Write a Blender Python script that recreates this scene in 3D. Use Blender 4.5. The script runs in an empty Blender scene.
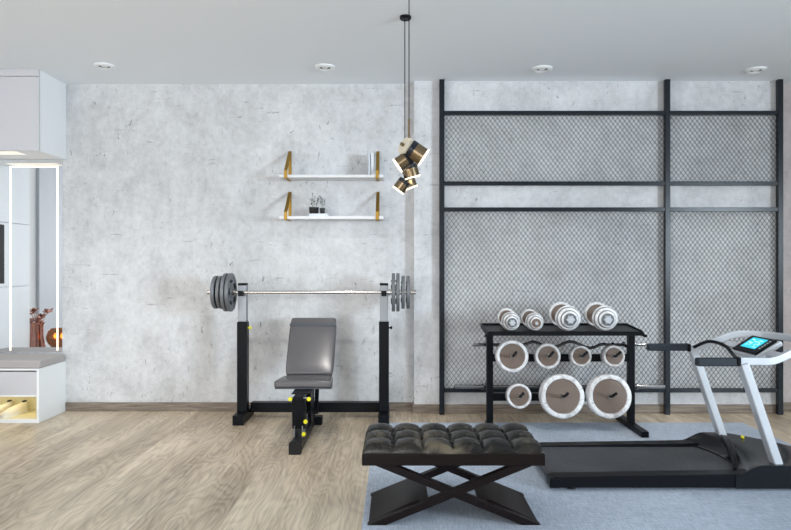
import bpy, math, random
from mathutils import Vector, Matrix
random.seed(7)
S = bpy.context.scene
COL = S.collection
PI = math.pi

# ------------------------------------------------------------------ camera
cam_d = bpy.data.cameras.new('camera'); cam = bpy.data.objects.new('camera', cam_d); COL.objects.link(cam)
cam.location = (0, 0, 1.25); cam.rotation_euler = (PI/2, 0, 0)
cam_d.sensor_width = 36; cam_d.lens = 640/791*36; cam_d.clip_start = 0.05
S.camera = cam
# ------------------------------------------------------------------ world, light, exposure
W = bpy.data.worlds.new('world'); S.world = W; W.use_nodes = True
W.node_tree.nodes['Background'].inputs[0].default_value = (0.78, 0.88, 1.0, 1)
W.node_tree.nodes['Background'].inputs[1].default_value = 1.0
S.view_settings.view_transform = 'Standard'; S.view_settings.look = 'None'
S.view_settings.exposure = 0.0; S.view_settings.gamma = 1; S.view_settings.use_curve_mapping = False
S.cycles.use_denoising = True
S.cycles.max_bounces = 8

def area(name, loc, target, sx, sy, power, color):
    l = bpy.data.lights.new(name, 'AREA'); l.shape = 'RECTANGLE'; l.size = sx; l.size_y = sy
    l.energy = power; l.color = color
    o = bpy.data.objects.new(name, l); COL.objects.link(o); o.location = loc
    o.rotation_euler = (Vector(target)-Vector(loc)).to_track_quat('-Z', 'Y').to_euler()
    return o
# daylight entering by the windows of the walls behind the camera
area('window_daylight_back', (-1.6, -2.95, 1.55), (-1.6, 5, 1.75), 3.5, 1.9, 108, (0.99, 0.99, 1.0))
kr = area('window_daylight_right', (5.55, -0.4, 1.6), (-1.9, 5.2, 1.15), 1.3, 1.3, 92, (0.76, 0.89, 1.0))
kr.data.spread = math.radians(92)
area('window_daylight_left', (-4.5, -0.55, 1.6), (0.0, 1.5, 2.3), 1.5, 1.8, 85, (1.0, 0.985, 0.965))

# ------------------------------------------------------------------ helpers
class MB:
    def __init__(s): s.v = []; s.f = []
    def add(s, vs, fs, M=None):
        n = len(s.v)
        s.v += [tuple(M @ Vector(p)) if M else tuple(p) for p in vs]
        s.f += [tuple(i+n for i in f) for f in fs]; return s
    def box(s, x0, x1, y0, y1, z0, z1, M=None):
        vs = [(x, y, z) for x in (x0, x1) for y in (y0, y1) for z in (z0, z1)]
        return s.add(vs, [(0,1,3,2),(4,6,7,5),(0,4,5,1),(2,3,7,6),(0,2,6,4),(1,5,7,3)], M)
    def bar(s, a, b, w, h, up=(0,0,1)):
        """rectangular bar from a to b, w across, h along up"""
        a = Vector(a); b = Vector(b); d = (b-a).normalized(); up = Vector(up)
        r = d.cross(up).normalized(); u = r.cross(d).normalized()
        vs = [p + r*sx*w/2 + u*sz*h/2 for p in (a, b) for sx in (-1, 1) for sz in (-1, 1)]
        return s.add(vs, [(0,1,3,2),(4,6,7,5),(0,4,5,1),(2,3,7,6),(0,2,6,4),(1,5,7,3)])
    def tube(s, pts, r, n=12, sx=1, closed=False):
        P = [Vector(p) for p in pts]; m = len(P)
        rr = r if isinstance(r, (list, tuple)) else [r]*m
        t0 = (P[1]-P[0]).normalized()
        ref = Vector((0,0,1)) if abs(t0.z) < .9 else Vector((1,0,0))
        u = t0.cross(ref).normalized(); rings = []
        for i in range(m):
            if closed: t = (P[(i+1) % m]-P[i-1]).normalized()
            else: t = (P[min(i+1, m-1)]-P[max(i-1, 0)]).normalized()
            u = (u - t*u.dot(t)).normalized(); w = t.cross(u)
            rings.append([P[i] + (u*math.cos(2*PI*k/n)*sx + w*math.sin(2*PI*k/n))*rr[i] for k in range(n)])
        vs = [p for rg in rings for p in rg]; fs = []
        for i in range(m if closed else m-1):
            j = (i+1) % m
            for k in range(n): fs.append((i*n+k, i*n+(k+1) % n, j*n+(k+1) % n, j*n+k))
        if not closed: fs += [tuple(reversed(range(n))), tuple((m-1)*n+k for k in range(n))]
        return s.add(vs, fs)
    def lathe(s, prof, c=(0,0,0), axis=(0,0,1), n=32, caps=True):
        """prof: list of (radius, height along axis)"""
        q = Vector((0,0,1)).rotation_difference(Vector(axis).normalized()).to_matrix().to_4x4()
        M = Matrix.Translation(Vector(c)) @ q
        vs = []; fs = []
        for r, h in prof:
            for k in range(n): vs.append((max(r, 1e-5)*math.cos(2*PI*k/n), max(r, 1e-5)*math.sin(2*PI*k/n), h))
        for i in range(len(prof)-1):
            for k in range(n): fs.append((i*n+k, i*n+(k+1) % n, (i+1)*n+(k+1) % n, (i+1)*n+k))
        if caps: fs += [tuple(reversed(range(n))), tuple((len(prof)-1)*n+k for k in range(n))]
        return s.add(vs, fs, M)
    def cyl(s, a, b, r, n=24, ch=0.0):
        a = Vector(a); b = Vector(b); L = (b-a).length
        ch = min(ch, r*.5, L*.45)
        pr = [(r-ch, 0), (r, ch), (r, L-ch), (r-ch, L)] if ch else [(r, 0), (r, L)]
        return s.lathe(pr, a, b-a, n)
    def prism(s, poly, y0, y1, plane='xz'):
        n = len(poly)
        mk = (lambda a, b, y: (a, y, b)) if plane == 'xz' else (lambda a, b, y: (y, a, b)) if plane == 'yz' else (lambda a, b, y: (a, b, y))
        vs = [mk(a, b, y0) for a, b in poly] + [mk(a, b, y1) for a, b in poly]
        fs = [tuple(range(n)), tuple(reversed(range(n, 2*n)))] + [(i, (i+1) % n, n+(i+1) % n, n+i) for i in range(n)]
        return s.add(vs, fs)

def P(o, label=None, cat=None, group=None, kind=None):
    if label: o['label'] = label
    if cat: o['category'] = cat
    if group: o['group'] = group
    if kind: o['kind'] = kind
    return o
def obj(name, mb, m, parent=None, bevel=0, seg=2, smooth=True, sub=0, label=None, angle=35):
    me = bpy.data.meshes.new(name); me.from_pydata([tuple(v) for v in mb.v], [], mb.f)
    import bmesh
    bm = bmesh.new(); bm.from_mesh(me); bmesh.ops.recalc_face_normals(bm, faces=bm.faces); bm.to_mesh(me); bm.free()
    me.materials.append(m)
    o = bpy.data.objects.new(name, me); COL.objects.link(o)
    if smooth:
        me.shade_smooth(); me.set_sharp_from_angle(angle=math.radians(angle))
    if bevel:
        b = o.modifiers.new('bevel', 'BEVEL'); b.width = bevel; b.segments = seg; b.limit_method = 'ANGLE'; b.harden_normals = True
    if sub:
        b = o.modifiers.new('subsurf', 'SUBSURF'); b.levels = b.render_levels = sub
    if parent:
        o.parent = parent
        L = Vector((0, 0, 0)); q = parent
        while q: L += q.location; q = q.parent
        for v in me.vertices: v.co -= L           # parents are Empties / meshes with plain offsets
    if label: o['label'] = label
    return o
def thing(name, label, cat, loc, group=None):
    o = bpy.data.objects.new(name, None); COL.objects.link(o); o.location = loc; o.empty_display_size = .05
    return P(o, label, cat, group)
def copy_tree(o, parent=None):
    c = o.copy(); COL.objects.link(c)
    if parent: c.parent = parent
    for ch in list(o.children): copy_tree(ch, c)
    return c

# ------------------------------------------------------------------ materials
def mat(name, col=(.5,.5,.5), rough=.5, metal=0, coat=0, emit=None, es=0, trans=0, spec=.5, ior=1.45, alpha=1):
    m = bpy.data.materials.new(name); m.use_nodes = True
    b = m.node_tree.nodes['Principled BSDF']
    b.inputs['Base Color'].default_value = (*col, 1); b.inputs['Roughness'].default_value = rough
    b.inputs['Metallic'].default_value = metal; b.inputs['Coat Weight'].default_value = coat
    b.inputs['Coat Roughness'].default_value = .08; b.inputs['IOR'].default_value = ior
    b.inputs['Specular IOR Level'].default_value = spec; b.inputs['Transmission Weight'].default_value = trans
    if emit: b.inputs['Emission Color'].default_value = (*emit, 1); b.inputs['Emission Strength'].default_value = es
    return m
class N:
    def __init__(s, m): s.t = m.node_tree; s.b = s.t.nodes['Principled BSDF']
    def new(s, typ, **kw):
        n = s.t.nodes.new(typ)
        for k, v in kw.items(): setattr(n, k, v)
        return n
    def link(s, a, b): s.t.links.new(a, b)
    def coord(s, scale=(1,1,1), rot=(0,0,0), loc=(0,0,0)):
        tc = s.new('ShaderNodeTexCoord'); mp = s.new('ShaderNodeMapping')
        s.link(tc.outputs['Object'], mp.inputs[0]); mp.inputs['Scale'].default_value = scale
        mp.inputs['Rotation'].default_value = rot; mp.inputs['Location'].default_value = loc
        return mp.outputs[0]
    def noise(s, vec, scale, detail=4, rough=.55, dist=0):
        n = s.new('ShaderNodeTexNoise'); s.link(vec, n.inputs['Vector'])
        n.inputs['Scale'].default_value = scale; n.inputs['Detail'].default_value = detail
        n.inputs['Roughness'].default_value = rough; n.inputs['Distortion'].default_value = dist
        return n.outputs['Fac']
    def ramp(s, fac, stops, interp='LINEAR'):
        r = s.new('ShaderNodeValToRGB'); r.color_ramp.interpolation = interp; s.link(fac, r.inputs[0])
        e = r.color_ramp.elements
        while len(e) < len(stops): e.new(.5)
        for i, (p, c) in enumerate(stops):
            e[i].position = p; e[i].color = (*c, 1) if isinstance(c, tuple) else (c, c, c, 1)
        return r.outputs[0]
    def mix(s, a, b, fac, mode='MIX'):
        n = s.new('ShaderNodeMix', data_type='RGBA', blend_type=mode)
        for sock, v in ((n.inputs[6], a), (n.inputs[7], b), (n.inputs[0], fac)):
            if hasattr(v, 'links'): s.link(v, sock)
            elif isinstance(v, tuple): sock.default_value = (*v, 1)
            else: sock.default_value = v
        return n.outputs[2]
    def math(s, op, a, b=0.0):
        n = s.new('ShaderNodeMath', operation=op)
        for sock, v in ((n.inputs[0], a), (n.inputs[1], b)):
            if hasattr(v, 'links'): s.link(v, sock)
            else: sock.default_value = v
        return n.outputs[0]
    def bump(s, h, strength=.2, dist=.01):
        n = s.new('ShaderNodeBump'); n.inputs['Strength'].default_value = strength; n.inputs['Distance'].default_value = dist
        s.link(h, n.inputs['Height']); s.link(n.outputs[0], s.b.inputs['Normal'])

def concrete(name, tint=(1,1,1), loc=(0,0,0)):
    m = mat(name, rough=.75); n = N(m)
    v = n.coord(loc=loc)
    big = n.noise(v, .9, 5, .6, .3); mid = n.noise(v, 3.4, 6, .65, .4); fine = n.noise(v, 26, 4, .7)
    streak = n.noise(n.coord((3.5, 1, .8), loc=loc), 2.2, 5, .65, .2)
    base = n.ramp(big, [(.34, (.46, .47, .49)), (.5, (.62, .635, .65)), (.64, (.76, .775, .79))])
    base = n.mix(base, n.ramp(mid, [(.35, (.40,.40,.395)), (.48, (.63,.635,.65)), (.62, (.82,.83,.84))]), .5)
    base = n.mix(base, n.ramp(streak, [(.38, (.42,.42,.43)), (.5, (.64,.65,.66)), (.62, (.80,.82,.84))]), .18)
    base = n.mix(base, n.ramp(fine, [(.3, (.40,.40,.40)), (.62, (.74,.75,.76))]), .30)
    # scattered pits and short vertical scratches
    pv = n.coord((17, 1, 7), loc=loc)
    pit = n.noise(pv, 2.3, 3, .75, .6); zone = n.noise(v, 1.1, 2, .5)
    pm = n.ramp(pit, [(.635, 0.0), (.69, 1.0)])
    pm = n.math('MULTIPLY', pm, n.ramp(zone, [(.44, .1), (.58, 1.0)]))
    base = n.mix(base, (.20, .20, .205), n.math('MULTIPLY', pm, .8))
    hv = n.coord((2.6, 1, 26), loc=(loc[0]+3, loc[1], loc[2]+1))
    hz = n.ramp(n.noise(hv, 1.6, 4, .7, .5), [(.65, 0.0), (.70, 1.0)])
    base = n.mix(base, (.24, .24, .245), n.math('MULTIPLY', hz, .7))
    # pour joints between formwork panels
    sx = n.new('ShaderNodeSeparateXYZ'); n.link(v, sx.inputs[0])
    base = n.mix(base, tint, 1.0, 'MULTIPLY')
    n.link(base, n.b.inputs['Base Color'])
    n.bump(n.math('SUBTRACT', n.math('ADD', fine, mid), pm), .25, .006)
    return m
M = {}
M['concrete'] = concrete('pale_concrete')
M['concrete_brown'] = concrete('brownish_concrete', (.78, .70, .68), (4, 0, 2))
M['ceiling'] = mat('ceiling_paint', (.88, .92, .96), .8)
M['white_wall'] = mat('white_wall_paint', (.78, .79, .80), .7)
M['white'] = mat('white_lacquer', (.88, .90, .91), .35)
M['white_matte'] = mat('white_matte', (.80, .80, .81), .6)
M['front_shaded'] = mat('shaded_white_lacquer', (.60, .60, .63), .45)  # white cabinet fronts, greyed so the colour carries their shade beside the lit side
M['grey_door'] = mat('grey_door_paint', (.55, .58, .63), .5)
M['black'] = mat('black_powder_coat', (.006, .007, .009), .34, 0, 0, spec=.14)
M['frame_steel'] = mat('dark_steel', (.010, .014, .020), .25, 0, 0, spec=.38)
M['wire'] = mat('mesh_wire', (.008, .010, .013), .45, .0)
M['black_plastic'] = mat('black_plastic', (.005, .006, .008), .38, spec=.16)
M['gloss_plastic'] = mat('glossy_black_plastic', (.006, .007, .009), .2, spec=.4)
M['rubber'] = mat('black_rubber', (.01, .01, .011), .75)
M['chrome'] = mat('chrome', (.60, .58, .56), .2, 1)
M['dark_chrome'] = mat('dark_chrome', (.30, .30, .31), .14, 1)
M['grey_steel'] = mat('brushed_steel', (.27, .29, .31), .38, .8)
M['silver'] = mat('silver_paint', (.55, .58, .62), .32, .25, .3)
M['gold'] = mat('brushed_brass', (.36, .22, .045), .45, 1)
M['bronze'] = mat('dark_bronze_mirror', (.24, .18, .11), .25, 1)
M['plate_iron'] = mat('grey_cast_iron', (.16, .17, .185), .42, .35)
M['plate_dark'] = mat('dark_cast_iron', (.025, .028, .032), .5, .2)
M['brown_plate'] = mat('brown_enamel', (.17, .125, .10), .45, .1)
M['yellow'] = mat('yellow_knob', (.85, .78, .02), .4)
M['grip'] = mat('grey_foam_grip', (.022, .028, .036), .6, spec=.3)
M['leather_grey'] = mat('grey_vinyl', (.10, .095, .10), .25, 0, 0, spec=.7)
M['leather_band'] = mat('blue_grey_band', (.06, .07, .085), .4)
M['cushion'] = mat('taupe_fabric', (.42, .40, .39), .85)
M['mirror'] = mat('mirror_glass', (.93, .95, .97), .02, 1)
M['mirror_plain'] = M['mirror']
M['led'] = mat('led_warm', (1, 1, 1), .5, emit=(1.0, .80, .52), es=1.45)
M['led_panel'] = mat('led_panel', (.9, .9, .9), .5, emit=(1.0, .84, .62), es=.6)
M['led_pendant'] = mat('led_pendant', (1, 1, 1), .5, emit=(1.0, .82, .52), es=1.7)
M['lamp_dim'] = mat('downlight_lens', (.55, .57, .58), .3, emit=(1, .95, .85), es=.15)
M['cream'] = mat('cream_diffuser', (.72, .66, .54), .5)
M['screen'] = mat('cyan_screen', (.02, .2, .25), .3, emit=(.02, .62, .80), es=1.0)
M['screen_mark'] = mat('screen_digits', (.8, .95, 1), .4, emit=(.65, .95, 1.0), es=1.0)
M['button'] = mat('button_print', (.6, .65, .68), .5)
M['plant'] = mat('dark_green_leaf', (.03, .045, .035), .6)
M['stem'] = mat('plant_stem', (.12, .11, .08), .7)
M['soil'] = mat('potting_soil', (.02, .016, .012), .9)
M['pot'] = mat('black_glazed_pot', (.012, .012, .014), .3)
M['shoe'] = mat('cream_leather', (.76, .70, .58), .4)
M['shoe_sole'] = mat('white_sole', (.8, .79, .74), .5)
M['shoe_lining'] = mat('dark_lining', (.03, .028, .03), .8)
M['niche'] = mat('pale_niche_laminate', (.80, .74, .50), .5)
M['copper'] = mat('polished_copper', (.50, .27, .22), .25, 1)
M['amber_glass'] = mat('smoked_amber_glass', (.55, .30, .14), .05, 0, trans=.75)
M['flame'] = mat('candle_flame', (1, .5, .2), .5, emit=(1, .35, .06), es=14)
M['candle'] = mat('candle_wax', (.85, .72, .5), .5)
M['dark_wood'] = mat('dark_brown_lacquer', (.008, .005, .005), .33, spec=.2)
M['glass'] = mat('window_glass', (1, 1, 1), .0, trans=1.0)
M['book'] = mat('white_book_cover', (.72, .76, .80), .5)
M['book_pale'] = mat('pale_grey_book_cover', (.55, .60, .66), .5)

# white dumbbell plates with soft grey marbling
m = mat('white_marbled_enamel', (.8,.8,.8), .28, .0, .3); n = N(m)
mv = n.noise(n.coord(), 16, 5, .65, 1.2)
n.link(n.ramp(mv, [(.34, (.42, .41, .41)), (.5, (.74, .74, .75)), (.62, (.86, .87, .88))]), n.b.inputs['Base Color']); M['marble'] = m

# wood floor: long planks running away from the camera
m = mat('oak_planks', (.3,.25,.2), .36, 0, .0); n = N(m)
v = n.coord()
br = n.new('ShaderNodeTexBrick'); n.link(n.coord(rot=(0, 0, PI/2)), br.inputs[0])
br.offset = .37; br.inputs['Scale'].default_value = 1.0; br.inputs['Brick Width'].default_value = 40.0
br.inputs['Row Height'].default_value = .42; br.inputs['Mortar Size'].default_value = .0012
br.inputs['Color1'].default_value = (0, 0, 0, 1); br.inputs['Color2'].default_value = (1, 1, 1, 1); br.inputs['Mortar'].default_value = (.5, .5, .5, 1)
rnd = n.new('ShaderNodeSeparateColor'); n.link(br.outputs['Color'], rnd.inputs[0])
cmb = n.new('ShaderNodeCombineXYZ'); n.link(n.math('MULTIPLY', rnd.outputs[0], 7.3), cmb.inputs[0]); n.link(n.math('MULTIPLY', rnd.outputs[0], 5.1), cmb.inputs[1])
va = n.new('ShaderNodeVectorMath', operation='ADD'); n.link(v, va.inputs[0]); n.link(cmb.outputs[0], va.inputs[1])
mp = n.new('ShaderNodeMapping'); n.link(va.outputs[0], mp.inputs[0]); mp.inputs['Scale'].default_value = (3.0, .8, 1)
warp = n.noise(mp.outputs[0], .8, 3, .5)
wv = n.math('MULTIPLY', warp, 26.0)
rings = n.math('FRACT', wv)
rings = n.math('ABSOLUTE', n.math('SUBTRACT', rings, .5))
mp2 = n.new('ShaderNodeMapping'); n.link(va.outputs[0], mp2.inputs[0]); mp2.inputs['Scale'].default_value = (46, 1.3, 1)
fib = n.noise(mp2.outputs[0], 1.6, 5, .7, .3)
mp3 = n.new('ShaderNodeMapping'); n.link(va.outputs[0], mp3.inputs[0]); mp3.inputs['Scale'].default_value = (3.6, .7, 1)
patch = n.noise(mp3.outputs[0], 1.0, 3, .5)
c = n.ramp(patch, [(.38, (.22, .175, .135)), (.5, (.44, .38, .31)), (.62, (.70, .635, .545))])
c = n.mix(c, n.ramp(rings, [(0, (.20, .16, .125)), (.25, (.50, .44, .365)), (.5, (.64, .58, .49))]), .38)
c = n.mix(c, n.ramp(fib, [(.36, (.17, .13, .10)), (.5, (.46, .40, .33)), (.62, (.66, .60, .52))]), .36)
c = n.mix(c, n.ramp(rnd.outputs[0], [(0, (.90, .895, .89)), (1, (1.08, 1.08, 1.08))]), 1.0, 'MULTIPLY')
c = n.mix(c, (1.16, 1.10, .99), 1.0, 'MULTIPLY')
c = n.mix(c, (.13, .10, .08), n.math('MULTIPLY', br.outputs['Fac'], .25))
n.link(c, n.b.inputs['Base Color']); n.bump(n.math('ADD', fib, rings), .12, .003); M['floor'] = m

m = mat('grey_brown_baseboard', (.2,.17,.14), .5); n = N(m)
f = n.noise(n.coord((2.2, 2.2, 30)), 2.0, 5, .65, .4)
n.link(n.ramp(f, [(.3, (.12, .095, .075)), (.5, (.22, .18, .145)), (.7, (.33, .28, .23))]), n.b.inputs['Base Color']); M['baseboard'] = m

m = mat('blue_grey_rug', (.3,.34,.4), .92); n = N(m)
f = n.noise(n.coord((9, 90, 1)), 1.2, 4, .7); g = n.noise(n.coord((120, 14, 1)), 1.0, 3, .6); b_ = n.noise(n.coord(), 1.2, 3, .5)
c = n.mix(n.ramp(f, [(.35, (.25, .295, .375)), (.65, (.48, .545, .64))]), n.ramp(g, [(.35, (.27, .315, .395)), (.65, (.50, .56, .64))]), .5)
c = n.mix(c, n.ramp(b_, [(.35, (1.0, 1.0, 1.0)), (.65, (1.28, 1.28, 1.27))]), 1.0, 'MULTIPLY')
n.link(c, n.b.inputs['Base Color']); n.bump(n.math('ADD', f, g), .5, .004); M['rug'] = m

m = mat('worn_black_leather', (.02,.02,.02), .3, 0, .0, spec=.45); n = N(m)
f = n.noise(n.coord(), 5, 5, .65, .6)
n.link(n.ramp(f, [(.42, (.005, .005, .005)), (.54, (.022, .019, .015)), (.66, (.11, .09, .06))]), n.b.inputs['Base Color'])
n.link(n.ramp(f, [(.3, .18), (.7, .34)]), n.b.inputs['Roughness']); n.bump(n.noise(n.coord(), 160, 3, .6), .12, .002); M['leather'] = m

m = mat('running_belt', (.03,.032,.036), .55); n = N(m)
f = n.noise(n.coord(), 140, 3, .7); g = n.noise(n.coord(), 3, 3, .5)
n.link(n.mix(n.ramp(f, [(.35, (.012, .013, .015)), (.7, (.11, .12, .135))]), n.ramp(g, [(.35, .75), (.7, 1.25)]), 1.0, 'MULTIPLY'), n.b.inputs['Base Color']); M['belt'] = m

# ------------------------------------------------------------------ the room
XL, XR, YF, YB, H = -4.65, 5.7, -3.0, 5.48, 2.8
YP = 5.40                                   # the right stretch of wall stands a little forward
XS = (414-395.5)*YP/640; XE = 3.27
def struct(name, mb, m, **k): return P(obj(name, mb, m, **k), kind='structure')
struct('floor', MB().box(XL-.1, XR+.1, YF-.1, YB+.15, -.08, 0), M['floor'], smooth=False)
struct('ceiling', MB().box(XL-.1, XR+.1, YF-.1, YB+.15, H, H+.1), M['ceiling'], smooth=False)
struct('wall_back', MB().box(XL-.1, XS, YB, YB+.12, 0, H), M['concrete'], smooth=False)
struct('wall_back_forward', MB().box(XS, XE, YP, YB+.12, 0, H), M['concrete'], smooth=False)
struct('wall_back_right', MB().box(XE, XR+.1, YB, YB+.12, 0, H), M['concrete_brown'], smooth=False)
def holed(name, axis, c0, c1, a0, a1, holes, m):
    """wall slab with rectangular openings; a is the running axis"""
    mb = MB(); cuts = sorted(holes); cur = a0
    def b(p, q, z0, z1):
        if axis == 'x': mb.box(p, q, c0, c1, z0, z1)
        else: mb.box(c0, c1, p, q, z0, z1)
    for (p, q, z0, z1) in cuts:
        b(cur, p, 0, H); b(p, q, 0, z0); b(p, q, z1, H); cur = q
    b(cur, a1, 0, H)
    return struct(name, mb, m, smooth=False)
holed('wall_front', 'x', YF-.12, YF, XL, XR, [(-3.4, .2, .6, 2.5)], M['white_wall'])
holed('wall_left', 'y', XL-.12, XL, YF, YB, [(-1.4, .25, .6, 2.5)], M['white_wall'])
holed('wall_right', 'y', XR, XR+.12, YF, YB, [(-1.3, .6, .75, 2.45)], M['white_wall'])
def window(i, axis, c, a0, a1, z0, z1):
    mb = MB(); t = .05
    def b(p, q, u, w):
        if axis == 'x': mb.box(p, q, c-.05, c+.05, u, w)
        else: mb.box(c-.05, c+.05, p, q, u, w)
    b(a0, a1, z0, z0+t); b(a0, a1, z1-t, z1); b(a0, a0+t, z0+t, z1-t); b(a1-t, a1, z0+t, z1-t); b((a0+a1)/2-.02, (a0+a1)/2+.02, z0+t, z1-t)
    return struct('window_%d' % i, mb, M['frame_steel'], smooth=False)
window(1, 'x', YF-.06, -3.4, .2, .6, 2.5); window(2, 'y', XL-.06, -1.4, .25, .6, 2.5); window(3, 'y', XR+.06, -1.3, .6, .75, 2.45)
struct('door_1', MB().box(XL, XL+.04, .5, 2.65, 0, 2.79), M['grey_door'], bevel=.004)
def base(name, x0, x1, y):
    return struct(name, MB().box(x0, x1, y-.014, y, 0, .076), M['baseboard'], bevel=.002)
base('baseboard_back_left', -2.82, XS, YB); base('baseboard_back_forward', XS-.014, XE, YP); base('baseboard_back_right', XE, XR, YB)
struct('baseboard_return', MB().box(XS-.014, XS, YP, YB-.014, 0, .076), M['baseboard'])

# recessed ceiling spotlights: the visible row near the wall, plus an unseen row added to highlight the weight bench
dl0 = None
for i, (x, y, w) in enumerate([(-2.26, 4.97, 'leftmost, nearest the tall white cabinet'), (-.55, 5.0, 'second from the left, above the shelves'),
                               (1.155, 5.04, 'third from the left, above the dumbbell rack'), (2.856, 5.07, 'rightmost, above the treadmill'),
                               (-2.26, 3.6, 'unseen, in the added nearer row, above the floor before the cabinet'), (-.55, 3.6, 'unseen, in the added nearer row, before the weight bench'),
                               (1.155, 3.6, 'unseen, in the added nearer row, above the tufted bench'), (2.856, 3.6, 'unseen, in the added nearer row, above the running deck')]):
    if dl0 is None:
        dl0 = thing('ceiling_spotlight', '', 'ceiling light', (x, y, H), 'recessed ceiling spotlights')
        obj('trim_ring', MB().lathe([(.045, 0), (.078, 0), (.078, -.010), (.060, -.018), (.045, -.012), (.045, 0)], (x, y, H-.0005), n=40, caps=False), M['white'], dl0)
        hs = obj('housing', MB().cyl((x, y, H-.001), (x, y, H-.006), .046, 32), M['plate_iron'], dl0)
        obj('lens', MB().lathe([(.001, -.014), (.018, -.013), (.026, -.007), (.026, -.003)], (x, y, H), n=24), M['lamp_dim'], dl0)
        o = dl0
    else:
        o = copy_tree(dl0); o.location = (x, y, H)
    o['label'] = 'round white recessed ceiling spotlight, ' + w
    sp = bpy.data.lights.new('spot_beam', 'SPOT'); sp.energy = 12 if i < 4 else 62; sp.color = (1, .96, .90); sp.spot_size = math.radians(75); sp.spot_blend = 1; sp.shadow_soft_size = .05
    so = bpy.data.objects.new('spot_beam', sp); COL.objects.link(so); so.location = (x, y, H-.03); so.rotation_euler = (math.radians(-12 if i < 4 else 28), 0, 0)

# ------------------------------------------------------------------ left: white joinery, mirror, bench
CX = -2.82; CF = 5.06
t = thing('wall_cabinet', 'white glossy upper cabinet reaching the ceiling above the lit mirror', 'cabinet', (-3.2, 5.27, 2.155))
obj('body', MB().box(-3.58, CX, CF+.02, YB-.001, 2.155, H-.001), M['white'], t, smooth=False)
obj('door', MB().box(-3.578, CX, CF, CF+.018, 2.155, 2.738), M['front_shaded'], t, bevel=.002)
obj('top_panel', MB().box(-3.578, CX, CF, CF+.018, 2.745, H-.001), M['front_shaded'], t, bevel=.002)
obj('light_strip', MB().box(-3.47, -3.03, 5.10, 5.24, 2.1535, 2.1549), M['led_panel'], t, smooth=False)

t = thing('shoe_cabinet', 'low white bench cabinet with a drawer above an open lit shoe niche', 'cabinet', (-3.2, 5.27, 0))
mb = MB()
mb.box(CX-.018, CX, CF, YB-.001, 0, .43); mb.box(-3.58, -3.562, CF, YB-.001, 0, .43)
mb.box(-3.562, CX-.018, CF, YB-.001, .415, .43); mb.box(-3.562, CX-.018, CF+.002, YB-.001, .208, .222)
mb.box(-3.562, CX-.018, CF, YB-.001, 0, .03)
obj('body', mb, M['white'], t, bevel=.0015)
obj('niche_lining', MB().box(-3.562, CX-.018, 5.40, 5.41, .03, .208).box(-3.562, CX-.0185, CF+.012, 5.40, .0301, .032).box(CX-.022, CX-.0181, CF+.02, 5.40, .032, .208), M['niche'], t, smooth=False, label='pale yellow lining of the shoe niche')
obj('drawer_front', MB().box(-3.56, CX-.019, CF-.0, CF+.018, .222, .405), M['front_shaded'], t, bevel=.002)
obj('light_strip', MB().box(-3.5, -2.88, 5.09, 5.10, .202, .208), M['led'], t)
l = bpy.data.lights.new('niche_light', 'AREA'); l.shape = 'RECTANGLE'; l.size = .6; l.size_y = .02; l.energy = .42; l.color = (1, .84, .45)
lo = bpy.data.objects.new('niche_light', l); COL.objects.link(lo); lo.location = (-3.2, 5.2, .200)
def rbox(x0, x1, y0, y1, z0, z1, puff=.012, n=14):
    """soft pad: top slightly domed"""
    mb = MB(); vs = []; fs = []
    for j in range(n+1):
        for i in range(n+1):
            u = i/n; v_ = j/n
            d = (math.sin(PI*u)*math.sin(PI*v_))**.35 if 0 < u < 1 and 0 < v_ < 1 else 0
            vs.append((x0+(x1-x0)*u, y0+(y1-y0)*v_, z1-puff+puff*d))
    k = len(vs)
    for j in range(n):
        for i in range(n): a = j*(n+1)+i; fs.append((a, a+1, a+n+2, a+n+1))
    ring = [i for i in range(n+1)] + [j*(n+1)+n for j in range(1, n+1)] + [n*(n+1)+i for i in range(n-1, -1, -1)] + [j*(n+1) for j in range(n-1, 0, -1)]
    for r_ in ring: vs.append((vs[r_][0], vs[r_][1], z0))
    m_ = len(ring)
    for i in range(m_): fs.append((ring[i], k+i, k+(i+1) % m_, ring[(i+1) % m_]))
    fs.append(tuple(k+i for i in range(m_)))
    return mb.add(vs, fs)
P(obj('seat_cushion', rbox(-3.57, CX+.004, CF+.003, 5.455, .4302, .505, .012), M['cushion'], bevel=.012, seg=3, angle=60),
  'taupe fabric seat pad lying on the low white bench cabinet', 'cushion')

t = thing('wall_mirror', 'tall wall mirror with glowing warm light strips above the bench cabinet', 'mirror', (-3.2, 5.475, 1.3))
obj('mirror_glass', MB().box(-3.59, -2.845, 5.466, 5.479, .508, 2.145), M['mirror'], t, smooth=False)
def led(mb): return obj('light_strip', mb, M['led'], t)
led(MB().box(-2.892, -2.882, 5.462, 5.4659, .52, 2.093)); led(MB().box(-3.294, -3.284, 5.462, 5.4659, .52, 2.093)); led(MB().box(-3.284, -2.895, 5.462, 5.4659, 2.083, 2.093))

# what the mirror shows: tall unit, low chest and the copper pieces
t = thing('tall_cabinet', 'tall white cabinet with a black built-in panel, seen in the mirror', 'cabinet', (-3.9, 5.05, 0))
obj('body', MB().box(-4.2, -3.625, 4.63, 5.468, 0, H-.001), M['white'], t)
for z0, z1 in ((.02, 1.045), (1.05, 1.64), (1.645, 2.79)):
    obj('door', MB().box(-3.624, -3.60, 4.632, 5.463, z0, z1), M['white'], t, bevel=.003)
obj('built_in_panel', MB().box(-3.5999, -3.594, 5.05, 5.42, 1.08, 1.62), M['black_plastic'], t, bevel=.002, label='black built-in appliance panel')
t = thing('low_chest', 'low white chest under the copper vase, seen in the mirror', 'chest', (-3.6, 4.3, 0))
obj('body', MB().box(-4.0, -3.25, 3.9, 4.62, 0, .40), M['white'], t, bevel=.004)
obj('drawer_front', MB().box(-3.99, -3.26, 3.885, 3.8995, .03, .38), M['white_matte'], t, bevel=.003)
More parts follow.
